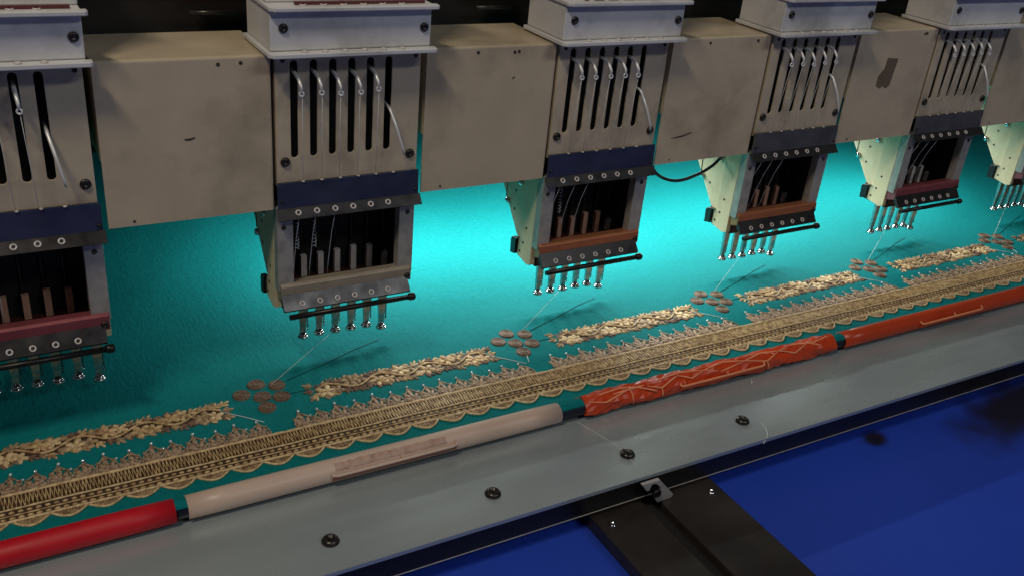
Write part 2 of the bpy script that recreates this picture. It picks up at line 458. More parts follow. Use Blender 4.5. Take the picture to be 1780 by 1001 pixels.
# floral band pieces
def petal_pts(L_, W, n=12, tip=0.75):
    out = []
    for k in range(n):
        a = 2 * math.pi * k / n
        x = L_ * 0.5 * (1 + math.cos(a)); yv = W * 0.5 * math.sin(a) * (tip + (1 - tip) * math.cos(a))
        out.append((x, yv))
    return out
def rotp(pts, a, ox, oy):
    c, s = math.cos(a), math.sin(a)
    return [(ox + p[0] * c - p[1] * s, oy + p[0] * s + p[1] * c) for p in pts]
def flower_mesh(seed):
    rd = random.Random(seed); b = MB()
    for k in range(5):
        a = 2 * math.pi * k / 5 + rd.uniform(-.15, .15)
        L_ = 0.0088 * rd.uniform(.85, 1.15)
        p = rotp(petal_pts(L_, 0.0060, 12, 0.92), a, 0.0008 * math.cos(a), 0.0008 * math.sin(a))
        b.dome(sum(q[0] for q in p) / 12, sum(q[1] for q in p) / 12, p, 0.0017 * rd.uniform(.85, 1.15), ridge=0.6)
    b.torus((0, 0, 0.0014), (0, 0, 1), 0.0011, 0.0006, 10, 5)
    return b.mesh('flower', ('palegold', 'creamth', 'palegold', 'gold')[seed % 4])
def leaf_mesh(seed):
    rd = random.Random(seed); b = MB()
    for k, a in enumerate((-0.6, 0.0, 0.6)):
        p = rotp(petal_pts(0.0105 if k == 1 else 0.0078, 0.0036, 10, 0.7), a, 0, 0)
        b.dome(sum(q[0] for q in p) / 10, sum(q[1] for q in p) / 10, p, 0.0012 * rd.uniform(.9, 1.1), ridge=0.4)
    return b.mesh('leaf', ('gold', 'palegold', 'brown')[seed % 3])
fms = [flower_mesh(i) for i in range(4)]; lms = [leaf_mesh(i) for i in range(3)]
for i in range(-2, 7):
    x0 = i * PITCH - 0.040; L_ = 0.182
    fbnd = empty('floral_band', (x0, -0.021, 0.0006)); fbnd.parent = cloth
    # brown ground with the shade between petals in its colour, and winding vine
    g = MB(); edge = []
    N = 40
    rd = random.Random(40 + i)
    for k in range(N + 1): edge.append((L_ * k / N, -0.0128 + rd.uniform(-.0007, .0007)))
    for k in range(N, -1, -1): edge.append((L_ * k / N, 0.0128 + rd.uniform(-.0007, .0007)))
    g.prism([(p[0], p[1] * 0.80) for p in edge], 'z', -0.0002, 0.0003)
    part('band_ground', g, 'darkbrown', fbnd)
    vin = MB()
    path = [(L_ * k / 90, 0.0062 * math.sin(2 * math.pi * 3.5 * k / 90), 0.0009) for k in range(91)]
    vin.tube(path, 0.0011, 6)
    part('vine', vin, 'palegold', fbnd)
    for k in range(7):
        ph = (k + 0.5) / 7
        sgn = 1 if k % 2 == 0 else -1
        fx, fy = L_ * ph, -0.0045 * sgn
        link('flower', rd.choice(fms), fbnd, (fx - 0.004, fy, 0), (0, 0, rd.random() * 6))
        link('flower', rd.choice(fms), fbnd, (fx + 0.006, fy - 0.001 * sgn, 0.0002), (0, 0, rd.random() * 6), sc=(.8, .8, .9))
        for (dx, dy, a) in ((-0.010, -0.0035 * sgn, 2.2 * -sgn), (-0.006, 0.0085 * sgn, 0.5 * sgn), (0.001, 0.0095 * sgn, 0.7 * sgn), (0.0075, 0.0085 * sgn, 0.3 * sgn), (0.012, -0.006 * sgn, -0.8 * sgn), (0.0, -0.0105 * sgn, 0.3 * sgn), (-.009, -.0095 * sgn, -.3 * sgn)):
            link('leaf', rd.choice(lms), fbnd, (fx + dx, fy * 0.2 + dy, 0.0001), (0, 0, a + rd.uniform(-.3, .3)))
    for (dx, dy, a) in ((-.002, 0.0, 3.1), (-.001, 0.008, 2.6), (-.001, -.009, 3.7), (L_ + .001, .008, .5), (L_ + .001, 0, 0), (L_, -.009, -.4)):
        link('leaf', rd.choice(lms), fbnd, (dx, dy, 0.0001), (0, 0, a))

# crown motifs
def crown_mesh(seed):
    rd = random.Random(seed); b = MB()
    for (a, L_, W) in ((math.pi / 2, 0.0155, 0.0056), (math.pi / 2 + 0.62, 0.0128, 0.0048), (math.pi / 2 - 0.62, 0.0128, 0.0048), (math.pi / 2 + 1.2, 0.0092, 0.0040), (math.pi / 2 - 1.2, 0.0092, 0.0040)):
        p = rotp(petal_pts(L_, W, 10, 0.8), a + rd.uniform(-.08, .08), 0, 0.0012)
        b.dome(sum(q[0] for q in p) / 10, sum(q[1] for q in p) / 10, p, 0.0013, ridge=0.45)
    for sg in (-1, 1):
        b.tube([(0, 0.0145, 0.001), (sg * 0.003, 0.0115, 0.0014), (sg * 0.0066, 0.0085, 0.0012), (sg * 0.0084, 0.0045, 0.001), (sg * 0.0086, 0.001, 0.0008)], 0.0007, 6)
    b.tube([(-0.0085, 0.0006, 0.0006), (0.0085, 0.0006, 0.0006)], 0.0009, 6)
    return b.mesh('crown_motif', 'brown' if seed % 2 else 'gold')
cms = [crown_mesh(i) for i in range(2)]
cms[0].materials[0] = M['crown']; cms[1].materials[0] = M['crown']
bead = MB().lathe((0, 0, 0), (0, 0, 1), [(0.0008, 0), (0.0016, 0.0008), (0.0017, 0.0016), (0.0010, 0.0026), (0.0002, 0.0029)], 10).mesh('bead', 'bead')
CS = 0.2475 / 14
for i in range(-1, 6):
    for k in range(14):
        xx = i * PITCH - 0.0745 + (k + 0.5) * CS
        if xx < -0.36 or xx > 1.45: continue
        hgt = 1.42 if k % 2 == 0 else 1.25
        c = link('crown_motif', cms[k % 2], cloth, (xx, -0.0715, 0.0006), (0, 0, random.uniform(-.06, .06)), sc=(1, hgt, 1))
        link('bead', bead, c, (0, 0.0172, 0), sc=(.8, .62, .8))
        if k % 2 == 0: link('bead', bead, c, (0.0084, 0.0105, 0), sc=(.6, .45, .6))

# braided band
bb = empty('braid_band', (0, -0.09, 0.0006)); bb.parent = cloth
X0, X1 = -0.42, 1.6
part('braid_ground', MB().box(X0, X1, -0.0155, 0.0175, -0.0002, 0.0004), 'darkbrown', bb)
def cord(yc, r, name='cord', mt='palegold'):
    N = 700; b = MB(); vs = []; sub = 6
    for k in range(N + 1):
        x = X0 + (X1 - X0) * k / N
        rr = r * (1 + 0.18 * math.sin(x * 2600)); 
        for q in range(sub):
            an = 2 * math.pi * q / sub
            vs.append((x, yc + rr * math.cos(an) + 0.0002 * math.sin(x * 90), 0.0008 + rr * math.sin(an)))
    b.add(vs, [(k * sub + q, (k + 1) * sub + q, (k + 1) * sub + (q + 1) % sub, k * sub + (q + 1) % sub) for k in range(N) for q in range(sub)], True)
    return part(name, b, mt, bb)
cord(0.0172, 0.0014, mt='creamth'); cord(-0.0004, 0.0009, mt='creamth'); cord(-0.0082, 0.0007, mt='palegold'); cord(-0.0150, 0.0013, mt='creamth')
zz = MB(); rd = random.Random(3)
x = X0
while x < X1:
    for sgn in (1, -1):
        ya, yb = 0.0008, 0.0158
        xa = x + rd.uniform(-.0003, .0003); xb = xa + 0.0014 * sgn
        hw = 0.00036
        z = 0.0011 + rd.uniform(0, .0006)
        if sgn > 0: pa, pb = (xa, ya), (xb, yb)
        else: pa, pb = (xa + 0.0014, yb), (xa + 0.0028, ya)
        q = [(pa[0] - hw, pa[1]), (pa[0] + hw, pa[1]), (pb[0] + hw, pb[1]), (pb[0] - hw, pb[1])]
        zz.add([(p[0], p[1], 0.0003) for p in q] + [(p[0] * 1, p[1], z) for p in q],
               [(4, 5, 6, 7), (0, 1, 5, 4), (1, 2, 6, 5), (2, 3, 7, 6), (3, 0, 4, 7)])
    x += 0.0029
z_ = part('zigzag_stitch', zz, 'palegold', bb); z_['kind'] = 'stuff'
bs = MB(); x = X0
while x < X1:
    for (yc, ln) in ((-0.0045, 0.0022), (-0.0115, 0.0024)):
        bs.dome(x, yc, [(x + ln * math.cos(a) * 1.0, yc + 0.0013 * math.sin(a)) for a in [2 * math.pi * k / 8 for k in range(8)]], 0.0016)
    x += 0.0062
b_ = part('seed_stitch', bs, 'palegold', bb); b_['kind'] = 'stuff'

# scalloped edge
def scallop_mesh():
    b = MB(); W = 0.0127
    pts = [(-W + 2 * W * k / 14, -0.0088 * math.sin(math.pi * k / 14)) for k in range(15)]
    b.dome(0, -0.003, [(p[0] * .96, p[1] * .9) for p in pts], 0.0010, ridge=0.7)
    rim = MB().tube([(p[0], p[1], 0.0008) for p in pts], 0.0011, 6).mesh('scallop_rim', 'creamth')
    for k in range(9):
        xx = -W * .8 + W * 1.6 * k / 8
        b.tube([(xx * .9, -0.0004, 0.0012), (xx, -0.0076 * math.sin(math.pi * (xx + W) / (2 * W)), 0.0012)], 0.0005, 5)
    return b.mesh('scallop', 'gold'), rim
sm, srim = scallop_mesh()
for k in range(-14, 54):
    sc_ = link('scallop', sm, cloth, (k * 0.027 + 0.0065 + random.uniform(-.0008, .0008), -0.1062, 0.0006), (0, 0, random.uniform(-.04, .04)), sc=(1, random.uniform(.78, .96), 1))
    link('scallop_rim', srim, sc_)

# thin dark lines and white jump threads on the cloth
def strand(name, pts, r, mt, parent=None):
    return part(name, MB().tube(pts, r, 5), mt, parent)
for i in range(0, 6):
    X = i * PITCH
    strand('cloth_line', [(X - .060, .006, .0010), (X - .02, .020, .0009), (X + .02, .036, .0010), (X + .052, .046, .002)], 0.00032, 'darkline', cloth)
    strand('cloth_line', [(X - .066, -.017, .0012), (X - .055, -.016, .001), (X - .043, -.017, .0012)], 0.0003, 'darkline', cloth)
    strand('cloth_line', [(X - .129, -.022, .0014), (X - .112, -.037, .0010), (X - .098, -.052, .0014)], 0.00035, 'thread', cloth)
    if i % 3 == 1:
        strand('cloth_line', [(X - .089, -.037, .0014), (X - .094, -.050, .0012)], 0.00035, 'thread', cloth)

# ------------------------------------------------------------------ clamp sleeves on the rod
def sleeve(name, xa, xb, mt, label, facets=12, wob=0.0, tab=None, tab_mt=None, seed=0):
    rd = random.Random(seed)
    root = empty(name, ((xa + xb) / 2, RODY, 0))
    tag(root, label, 'clamp sleeve', 'plastic clamp sleeves along the cloth rod')
    L_ = (xb - xa) / 2
    N = max(2, int((xb - xa) / (0.006 if wob else 0.03)))
    A0, A1 = R(215), R(-62)
    b = MB(); vs = []; ro, ri = (0.0104 if wob else 0.0098), 0.0083
    na = facets + 1
    for i in range(N + 1):
        x = -L_ + 2 * L_ * i / N
        for (rr, rev) in ((ro, False), (ri, True)):
            for k in range(na):
                kk = na - 1 - k if rev else k
                a = A0 + (A1 - A0) * kk / (na - 1)
                r2 = rr + (wob * (math.sin(x * 95 + kk * 1.3 + seed) * .6 + rd.uniform(-.5, .5)) if not rev else 0)
                if i in (0, N): r2 -= 0.0003 if not rev else 0
                vs.append((x, r2 * math.cos(a), 0.0098 + r2 * math.sin(a)))
    c = 2 * na
    fs = [(i * c + k, i * c + (k + 1) % c, (i + 1) * c + (k + 1) % c, (i + 1) * c + k) for i in range(N) for k in range(c)]
    for e in (0, N):
        fs += [(e * c + k, e * c + k + 1, e * c + c - 2 - k, e * c + c - 1 - k) for k in range(na - 1)]
    b.add(vs, fs, wob == 0)
    so = part('sleeve_shell', b, mt, root, bevel=0.0)
    if tab:
        ta, tb_ = tab[0] - (xa + xb) / 2, tab[1] - (xa + xb) / 2
        t = MB()
        def P(x, ang, r): return (x, r * math.cos(R(ang)), 0.0098 + r * math.sin(R(ang)))
        # long grip ridge standing off the front of the sleeve with returned ends
        rr = 0.0122
        t.tube([P(ta, 150, 0.0099), P(ta, 163, rr), P(ta + 0.004, 166, rr + .0004), P((ta + tb_) / 2, 166, rr + .0004), P(tb_ - 0.004, 166, rr + .0004), P(tb_, 163, rr), P(tb_, 146, 0.0099)], 0.0013, 8)
        h = part('grip_ridge', t, tab_mt or mt, root)
        s = MB()
        s.tube([P(ta * .45 + tb_ * .55, 148, 0.0097), P(ta * .45 + tb_ * .55, 164, rr)], 0.0011, 6)
        part('grip_stub', s, tab_mt or mt, root)
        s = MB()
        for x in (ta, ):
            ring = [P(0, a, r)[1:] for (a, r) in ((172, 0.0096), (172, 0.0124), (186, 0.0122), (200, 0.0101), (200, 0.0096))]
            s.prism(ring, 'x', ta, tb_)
        part('grip_web', s, 'shade_web' if mt == 'beige' else mt, root, bevel=0.0004)
    return root
sleeve('clamp_sleeve', -0.545, -0.195, 'red', 'glossy red plastic clamp sleeve on the cloth rod', 30, seed=1)
sb = sleeve('clamp_sleeve', -0.186, 0.148, 'beige', 'pinkish beige plastic clamp sleeve on the cloth rod', 26, 0, (-0.073, 0.038), seed=2)
so = sleeve('clamp_sleeve', 0.174, 0.504, 'orange', 'crumpled orange clamp sleeve with pale crossing creases', 14, 0.0017, (0.285, 0.395), 'orange_crease', seed=3)
sleeve('clamp_sleeve', 0.519, 0.872, 'orange_dark', 'smooth deep orange clamp sleeve with a long grip', 28, 0, (0.641, 0.751), 'orange_crease', seed=4)
sleeve('clamp_sleeve', 0.884, 1.22, 'pink', 'pinkish red clamp sleeve past the smooth orange one', 28, seed=5)
# reddish patch for the label recess above the grip of the beige sleeve
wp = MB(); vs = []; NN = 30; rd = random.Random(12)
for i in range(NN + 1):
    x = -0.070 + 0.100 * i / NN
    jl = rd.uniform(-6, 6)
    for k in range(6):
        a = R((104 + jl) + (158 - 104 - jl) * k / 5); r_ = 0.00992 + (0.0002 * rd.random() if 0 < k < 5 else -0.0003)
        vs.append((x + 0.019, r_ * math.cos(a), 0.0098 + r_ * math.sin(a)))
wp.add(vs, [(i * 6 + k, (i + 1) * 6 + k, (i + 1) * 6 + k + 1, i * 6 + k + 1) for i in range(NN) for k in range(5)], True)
part('reddish_window', wp, 'recess_red', sb)
# crossing creases on the crumpled orange sleeve
def SP(x, ang, r=0.0108): return (x - 0.339, r * math.cos(R(ang)), 0.0098 + r * math.sin(R(ang)))
rd = random.Random(9)
CRE = [[(.178, 128), (.196, 150), (.225, 112), (.232, 105)], [(.188, 105), (.215, 92), (.232, 108)], [(.232, 108), (.252, 150), (.256, 160)],
       [(.206, 118), (.246, 112)], [(.246, 122), (.262, 148), (.285, 105)], [(.262, 148), (.264, 205)], [(.226, 112), (.228, 200)],
       [(.262, 100), (.290, 88), (.318, 112)], [(.285, 105), (.300, 140), (.318, 112)], [(.318, 112), (.345, 90), (.372, 118)],
       [(.318, 112), (.338, 142), (.372, 118)], [(.372, 118), (.400, 150), (.420, 110)], [(.372, 118), (.396, 95), (.420, 110)],
       [(.420, 110), (.440, 145), (.462, 105)], [(.420, 110), (.442, 92), (.470, 112), (.498, 92)], [(.462, 105), (.480, 140)], [(.400, 150), (.404, 205)], [(.290, 140), (.292, 200)]]
for pl in CRE:
    pts = []
    for (a, b) in zip(pl[:-1], pl[1:]):
        for k in range(6):
            t = k / 6
            pts.append(SP(a[0] + (b[0] - a[0]) * t, a[1] + (b[1] - a[1]) * t))
    pts.append(SP(*pl[-1]))
    part('crease', MB().tube(pts, [0.0005 + 0.0005 * math.sin(math.pi * k / (len(pts) - 1)) for k in range(len(pts))], 6), 'orange_crease', so)

# ------------------------------------------------------------------ cover panels between the heads
def bent_box(x0, x1, y0, y1, z0, z1, t):
    b = MB()
    b.box(x0, x1, y0, y0 + t, z0, z1)                     # front
    b.box(x0, x1, y0 + t, y1, z1 - t, z1 - 0.0004)        # top
    b.box(x0, x0 + t, y0 + t, y1, z0, z1 - t)             # ends
    b.box(x1 - t, x1, y0 + t, y1, z0, z1 - t)
    b.box(x0 + t, x1 - t, y0 + t, y0 + 0.014, z0, z0 + t) # bottom return
    return b
def shell_panel():
    """folded sheet cover as one skin: front, top, ends and the bottom return, edges rounded"""
    bm = bmesh.new()
    x0, x1, y0, y1, z0, z1 = -0.0665, 0.0665, 0.0, 0.083, -0.0665, 0.0665
    V = {}
    def v(x, y, z):
        k = (round(x, 5), round(y, 5), round(z, 5))
        if k not in V: V[k] = bm.verts.new(k)
        return V[k]
    bm.faces.new([v(x0, y0, z0), v(x1, y0, z0), v(x1, y0, z1), v(x0, y0, z1)])
    bm.faces.new([v(x0, y0, z1), v(x1, y0, z1), v(x1, y1, z1), v(x0, y1, z1)])
    bm.faces.new([v(x0, y1, z0 + .055), v(x0, y0 + .001, z0 + .055), v(x0, y0 + .001, z1 - .001), v(x0, y1, z1 - .001)])
    bm.faces.new([v(x1, y0, z0), v(x1, y1, z0 + .004), v(x1, y1, z1), v(x1, y0, z1)])
    bmesh.ops.recalc_face_normals(bm, faces=bm.faces)
    sh = [e for e in bm.edges if len(e.link_faces) == 2]
    bmesh.ops.bevel(bm, geom=sh, offset=0.0022, segments=3, affect='EDGES', profile=0.5)
    me = bpy.data.meshes.new('cover_shell'); bm.to_mesh(me); bm.free()
    me.polygons.foreach_set('use_smooth', [False] * len(me.polygons))
    me.materials.append(M['panel'])
    return me
psh = shell_panel()
scr = MB().lathe((0, 0, 0), (0, -1, 0), [(0.0042, 0), (0.0042, 0.0012), (0.0034, 0.0022), (0.0016, 0.0024), (0.0014, 0.0016)], 16).mesh('screw', 'screw')
hole = MB().cyl((0, -0.0004, 0), (0, 0.0006, 0), 0.0015, 10).mesh('rivet_hole', 'mark')
PL = ['beige cover panel between the red barred head and the beige barred head',
      'beige cover panel right after the head with the beige lower bar',
      'beige cover panel with a dark curved scuff near its lower corner',
      'beige cover panel with a torn brown tape patch',
      'beige cover panel past the head with grey flap and maroon bar']
HZ = 0.2465
panels = []
for i in range(5):
    x = (i - 0.5) * PITCH
    p = empty('cover_panel', (x, 0.0, HZ - 0.0665))
    tag(p, PL[i], 'cover panel', 'beige cover panels between the heads')
    o = link('cover_shell', psh, p, (0, 0, 0.0665))
    o.rotation_euler = (0, 0, random.uniform(-.006, .006))
    sd = o.modifiers.new('thick', 'SOLIDIFY'); sd.thickness = 0.0016; sd.offset = -1
    panels.append(p)
    rd = random.Random(i + 20)
    for k in range(2 + i % 2):
        link('rivet_hole', hole, p, (rd.uniform(-.03, .05), 0.0, 0.1275 - 0.0005 * k))
    link('rivet_hole', hole, p, (-0.047, 0.0, 0.004), sc=(.7, 1, .7))
def scuff(p, pts, wd):
    b = MB(); n = len(pts)
    up_ = [(q[0], q[1] + wd * math.sin(math.pi * (k + .6) / (n + .2))) for k, q in enumerate(pts)]
    b.prism(pts + up_[::-1], 'y', -0.0004, 0.0003)
    part('scuff_mark', b, 'mark', p)
scuff(panels[2], [(-.050, .0275), (-.042, .0278), (-.034, .0285), (-.027, .0305), (-.022, .032)], 0.0016)
scuff(panels[0], [(-.004, .068), (.000, .0675), (.004, .069)], 0.0016)
scuff(panels[1], [(.020, .102), (.023, .103)], 0.0012)
tp = [(-.017, .066), (.004, .066), (.0075, .100), (-.010, .1005), (-.013, .087), (-.0175, .083)]
part('tape_patch', MB().prism([(-.021, .068), (-.014, .0645), (-.009, .067), (-.003, .064), (.002, .067), (.0055, .099), (-.0125, .1005), (-.0135, .088), (-.021, .079)], 'y', -0.0006, 0.0003), 'tape', panels[3])

# ------------------------------------------------------------------ embroidery heads
def slotted_plate(x0, x1, z0, z1, xs, zt, zb, wd, thick):
    bm = bmesh.new(); V = {}
    def v(x, z):
        k = (round(x, 6), round(z, 6))
        if k not in V: V[k] = bm.verts.new((x, 0, z))
        return V[k]
    zs = [z0, zb, zt, z1]
    edges = [x0]
    for xc in xs: edges += [xc - wd / 2, xc + wd / 2]
    edges.append(x1)
    for k in range(0, len(edges), 2):
        a, b = edges[k], edges[k + 1]
        bm.faces.new([v(a, z) for z in zs] + [v(b, z) for z in reversed(zs)])
    for xc in xs:
        l, r = xc - wd / 2, xc + wd / 2
        arc = [(xc + wd / 2 * math.cos(a), zt + wd / 2 * math.sin(a)) for a in [math.pi * k / 8 for k in range(1, 8)]]
        bm.faces.new([v(l, zt), v(l, z1), v(r, z1), v(r, zt)] + [v(*p) for p in arc])
        arc = [(xc + wd / 2 * math.cos(a), zb - wd / 2 * math.sin(a)) for a in [math.pi * k / 8 for k in range(7, 0, -1)]]
        bm.faces.new([v(r, zb), v(r, z0), v(l, z0), v(l, zb)] + [v(*p) for p in arc])
    bmesh.ops.recalc_face_normals(bm, faces=bm.faces)
    ex = bmesh.ops.extrude_face_region(bm, geom=list(bm.faces))
    for e in ex['geom']:
        if isinstance(e, bmesh.types.BMVert): e.co.y += thick
    bmesh.ops.recalc_face_normals(bm, faces=bm.faces)
    me = bpy.data.meshes.new('face_plate'); bm.to_mesh(me); bm.free()
    me.materials.append(M['plate'])
    return me
SL = [-0.0500 + 0.0166 * k for k in range(6)]
NX = [-0.0305 + 0.0165 * k for k in range(6)]
NY = 0.045
C = {}
C['face'] = slotted_plate(-0.0655, 0.0625, 0.2035, 0.313, SL, 0.3045, 0.228, 0.0064, 0.0018)
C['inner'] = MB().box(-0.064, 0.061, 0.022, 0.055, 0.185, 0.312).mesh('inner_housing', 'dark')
C['cheekl'] = MB().box(-0.0655, -0.0641, 0.0019, 0.06, 0.2, 0.313).mesh('housing_side', 'plate')
C['cheekr'] = MB().box(0.0611, 0.0625, 0.0019, 0.06, 0.2, 0.313).mesh('housing_side', 'plate')
# thread take-up lever, raised and lowered
def lever(down):
    b = MB()
    if down:
        b.tube([(0, 0.012, 0.008), (0.0005, -0.004, 0.004), (0.004, -0.012, -0.012), (0.008, -0.016, -0.028), (0.009, -0.016, -0.034)], [0.0012, 0.0014, 0.0013, 0.0011, 0.0009], 7)
    else:
        b.tube([(0, 0.012, 0.004), (0, -0.004, 0.003), (0.0004, -0.012, 0.0), (0.001, -0.016, -0.005), (0.0012, -0.0165, -0.009)], [0.0016, 0.0016, 0.0015, 0.0013, 0.0011], 8)
        b.torus((0.0012, -0.0165, -0.0105), (0.35, 1, 0), 0.0018, 0.0008, 12, 6)
    return b.mesh('take_up_lever', 'leverm')
C['lever'] = lever(False); C['leverd'] = lever(True)
C['screw'] = scr
C['grommet'] = MB().torus((0, 0, 0), (0, 0, 1), 0.0021, 0.0008, 14, 6).mesh('thread_eyelet', 'ring')
# white tension box
C['wbox'] = MB().box(-0.0725, 0.0645, -0.013, 0.052, 0.3185, 0.3500).mesh('tension_box', 'white')
def lip(z0, z1, yf, xl, xr):
    pts = [(xl + .004, yf), (xr - .002, yf), (xr, yf + .002), (xr, -0.0125), (0.0647, -0.0125), (0.0647, 0.054), (xl, 0.054), (xl, yf + .004)]
    return MB().prism(pts, 'z', z0, z1).mesh('box_lip', 'white')
C['lipb'] = lip(0.3145, 0.3182, -0.0215, -0.0755, 0.0685)
C['lipt'] = lip(0.3503, 0.3537, -0.0215, -0.0745, 0.0685)
C['wtop'] = MB().box(-0.0725, 0.0645, -0.002, 0.052, 0.3540, 0.44).mesh('tension_box_top', 'white')
C['redrow'] = MB().box(-0.052, 0.058, -0.0205, -0.0165, 0.3539, 0.3562).mesh('eyelet_strip', 'redring')
# guide flap with bent flange
def flap(mt):
    b = MB()
    b.prism([(-0.0028, 0.2040), (-0.0012, 0.2040), (-0.0022, 0.1812), (-0.0040, 0.1812)], 'x', -0.0665, 0.0640)
    return b.mesh('guide_flap', mt)
fp = MB().prism([(-0.0042, 0.1815), (-0.0024, 0.1809), (-0.0095, 0.1722), (-0.0112, 0.1732)], 'x', -0.0690, 0.0655)
C['flange'] = fp.mesh('flap_flange', 'flange')
# lower frame
def fl_col(xa, xb):
    return MB().box(xa, xb, 0.0, 0.0105, 0.1, 0.1805).mesh('frame_column', 'steel')
C['coll'] = fl_col(-0.0668, -0.0525); C['colr'] = fl_col(0.0480, 0.0628)
def side(sg):
    x = -0.0668 if sg < 0 else 0.0628
    pts = [(0.0108, 0.1805), (0.0108, 0.0785), (0.0175, 0.0760), (0.0375, 0.0790), (0.0375, 0.0985), (0.0345, 0.1005), (0.0345, 0.1805)]
    return MB().prism(pts, 'x', x, x + 0.006 * -sg).mesh('side_plate', 'cream')
C['sidel'] = side(-1); C['sider'] = side(1)
def arm(sg):
    x = -0.0640 if sg < 0 else 0.0600
    pts = [(0.0347, 0.23), (0.0347, 0.1008), (0.0400, 0.0960), (0.0465, 0.0980), (0.0880, 0.1480), (0.104, 0.19), (0.104, 0.23)]
    return MB().prism(pts, 'x', x, x + 0.004 * -sg).mesh('arm_plate', 'cream')
C['arml'] = arm(-1); C['armr'] = arm(1)
C['armseam'] = MB().tube([(0, 0.0745, 0.1315), (0, 0.0770, 0.18)], 0.0006, 5).mesh('arm_seam', 'mark')
C['armscrew'] = MB().lathe((0, 0, 0), (-1, 0, 0), [(0.0036, 0), (0.0036, 0.0015), (0.0028, 0.003), (0.001, 0.0034)], 14).mesh('arm_screw', 'chrome')
C['armhole'] = MB().cyl((0.0005, 0, 0), (-0.0003, 0, 0), 0.0014, 10).mesh('arm_hole', 'mark')
C['clip'] = MB().prism([(0.0350, 0.0995), (0.0470, 0.0965), (0.0490, 0.0930), (0.0480, 0.0775), (0.0385, 0.0800), (0.0385, 0.0960)], 'x', -0.0695, -0.0645).mesh('black_clip', 'black')
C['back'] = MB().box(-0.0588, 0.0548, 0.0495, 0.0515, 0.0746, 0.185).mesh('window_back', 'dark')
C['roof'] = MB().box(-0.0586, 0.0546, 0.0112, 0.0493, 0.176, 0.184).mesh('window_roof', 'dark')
C['inl'] = MB().box(-0.0605, -0.0590, 0.0107, 0.0500, 0.0765, 0.184).mesh('window_shade_wall', 'dark')  # dark inner walls added to keep side light out of the needle window
C['inr'] = MB().box(0.0550, 0.0566, 0.0107, 0.0500, 0.0765, 0.184).mesh('window_shade_wall', 'dark')
C['floorb'] = MB().box(-0.0586, 0.0546, 0.0125, 0.0493, 0.0745, 0.0895).mesh('needle_bar_guide', 'brownblk')
def needle_bar():
    b = MB(); b.cyl((0, 0, 0.084), (0, 0, 0.176), 0.0016, 8); return b.mesh('needle_bar', 'screw')
C['nbar'] = needle_bar()
C['clamp'] = MB().box(-0.0027, 0.0027, -0.0035, 0.0015, 0.086, 0.1115).mesh('bar_clamp', 'clampm')
C['clampx'] = MB().box(-0.0027, 0.0027, -0.0035, 0.0015, 0.086, 0.1115).mesh('bar_clamp', 'clamp_reflect')
C['clamps'] = MB().box(-0.0024, 0.0024, -0.0035, 0.0015, 0.087, 0.1035).mesh('bar_clamp', 'clampm')
def spring():
    pts = []
    for k in range(113):
        a = k / 8 * 2 * math.pi
        pts.append((0.0017 * math.cos(a), 0.0017 * math.sin(a), 0.122 + 0.05 * k / 112))
    return MB().tube(pts, 0.00045, 5).mesh('needle_spring', 'thread')
C['spring'] = spring()
C['lthread'] = MB().tube([(0.0012, -0.0165, 0.2835), (0.0030, -0.0105, 0.245), (0.0050, -0.0042, 0.2048)], 0.00022, 5).mesh('lever_thread', 'thread')
C['nthread'] = MB().tube([(0, -0.0080, 0.1765), (0.0006, 0.004, 0.150), (0.0012, 0.014, 0.118), (0.0018, 0.022, 0.088)], 0.00035, 5).mesh('needle_thread', 'thread')
C['wire'] = MB().tube([(0, 0, 0.174), (0.0004, 0, 0.145), (0.0, 0, 0.13), (0.0025, -0.001, 0.124), (0.0035, -0.001, 0.116), (0.002, 0, 0.108)], 0.0009, 6).mesh('guide_wire', 'ring')
# lower bar with flange
def lbar(mt):
    return MB().prism([(-0.0005, 0.1070), (0.0104, 0.1055), (0.0104, 0.0880), (-0.0030, 0.0925), (-0.0030, 0.1050)], 'x', -0.0650, 0.0610).mesh('lower_bar', mt)
C['lflange'] = MB().prism([(-0.0031, 0.0975), (-0.0031, 0.0900), (-0.0105, 0.0835), (-0.0122, 0.0855)], 'x', -0.0655, 0.0570).mesh('lower_flange', 'flange')
rb = MB().cyl((-0.0610, -0.0130, 0.0795), (0.0565, -0.0130, 0.0800), 0.0026, 10)
rb.lathe((0.0560, -0.0130, 0.0800), (1, 0, 0), [(0.0027, -0.002), (0.0037, 0), (0.0038, 0.004), (0.0025, 0.0055)], 12)
C['rod'] = rb.mesh('holder_rod', 'black')
def foot(dz):
    b = MB()
    # flat tapered shank, slightly cranked
    secs = [(0.0042, 0.0022, 0.0, 0.080), (0.0042, 0.0022, 0.0, 0.066), (0.0036, 0.0018, -0.0005, 0.046 + dz), (0.0028, 0.0015, 0.0, 0.034 + dz), (0.0026, 0.0014, 0.0, 0.0262 + dz)]
    vs = []
    for (hx, hy, oy, z) in secs: vs += [(-hx, oy - hy, z), (hx, oy - hy, z), (hx, oy + hy, z), (-hx, oy + hy, z)]
    fs = [(i * 4 + k, i * 4 + (k + 1) % 4, (i + 1) * 4 + (k + 1) % 4, (i + 1) * 4 + k) for i in range(len(secs) - 1) for k in range(4)] + [(0, 1, 2, 3), (16, 17, 18, 19)]
    b.add(vs, fs)
    b.cyl((0.0048, 0.0, 0.082), (0.0048, 0.0, 0.030 + dz), 0.0008, 6)
    return b.mesh('presser_foot', 'footm')
def shoe(dz):
    b = MB()
    z = 0.0228 + dz
    b.torus((0, -0.0008, z), (0, 0.15, 1), 0.0038, 0.0018, 16, 8)
    b.torus((0, -0.0008, z + .0024), (0, 0.15, 1), 0.0029, 0.0015, 14, 7)
    return b.mesh('foot_shoe', 'chrome')
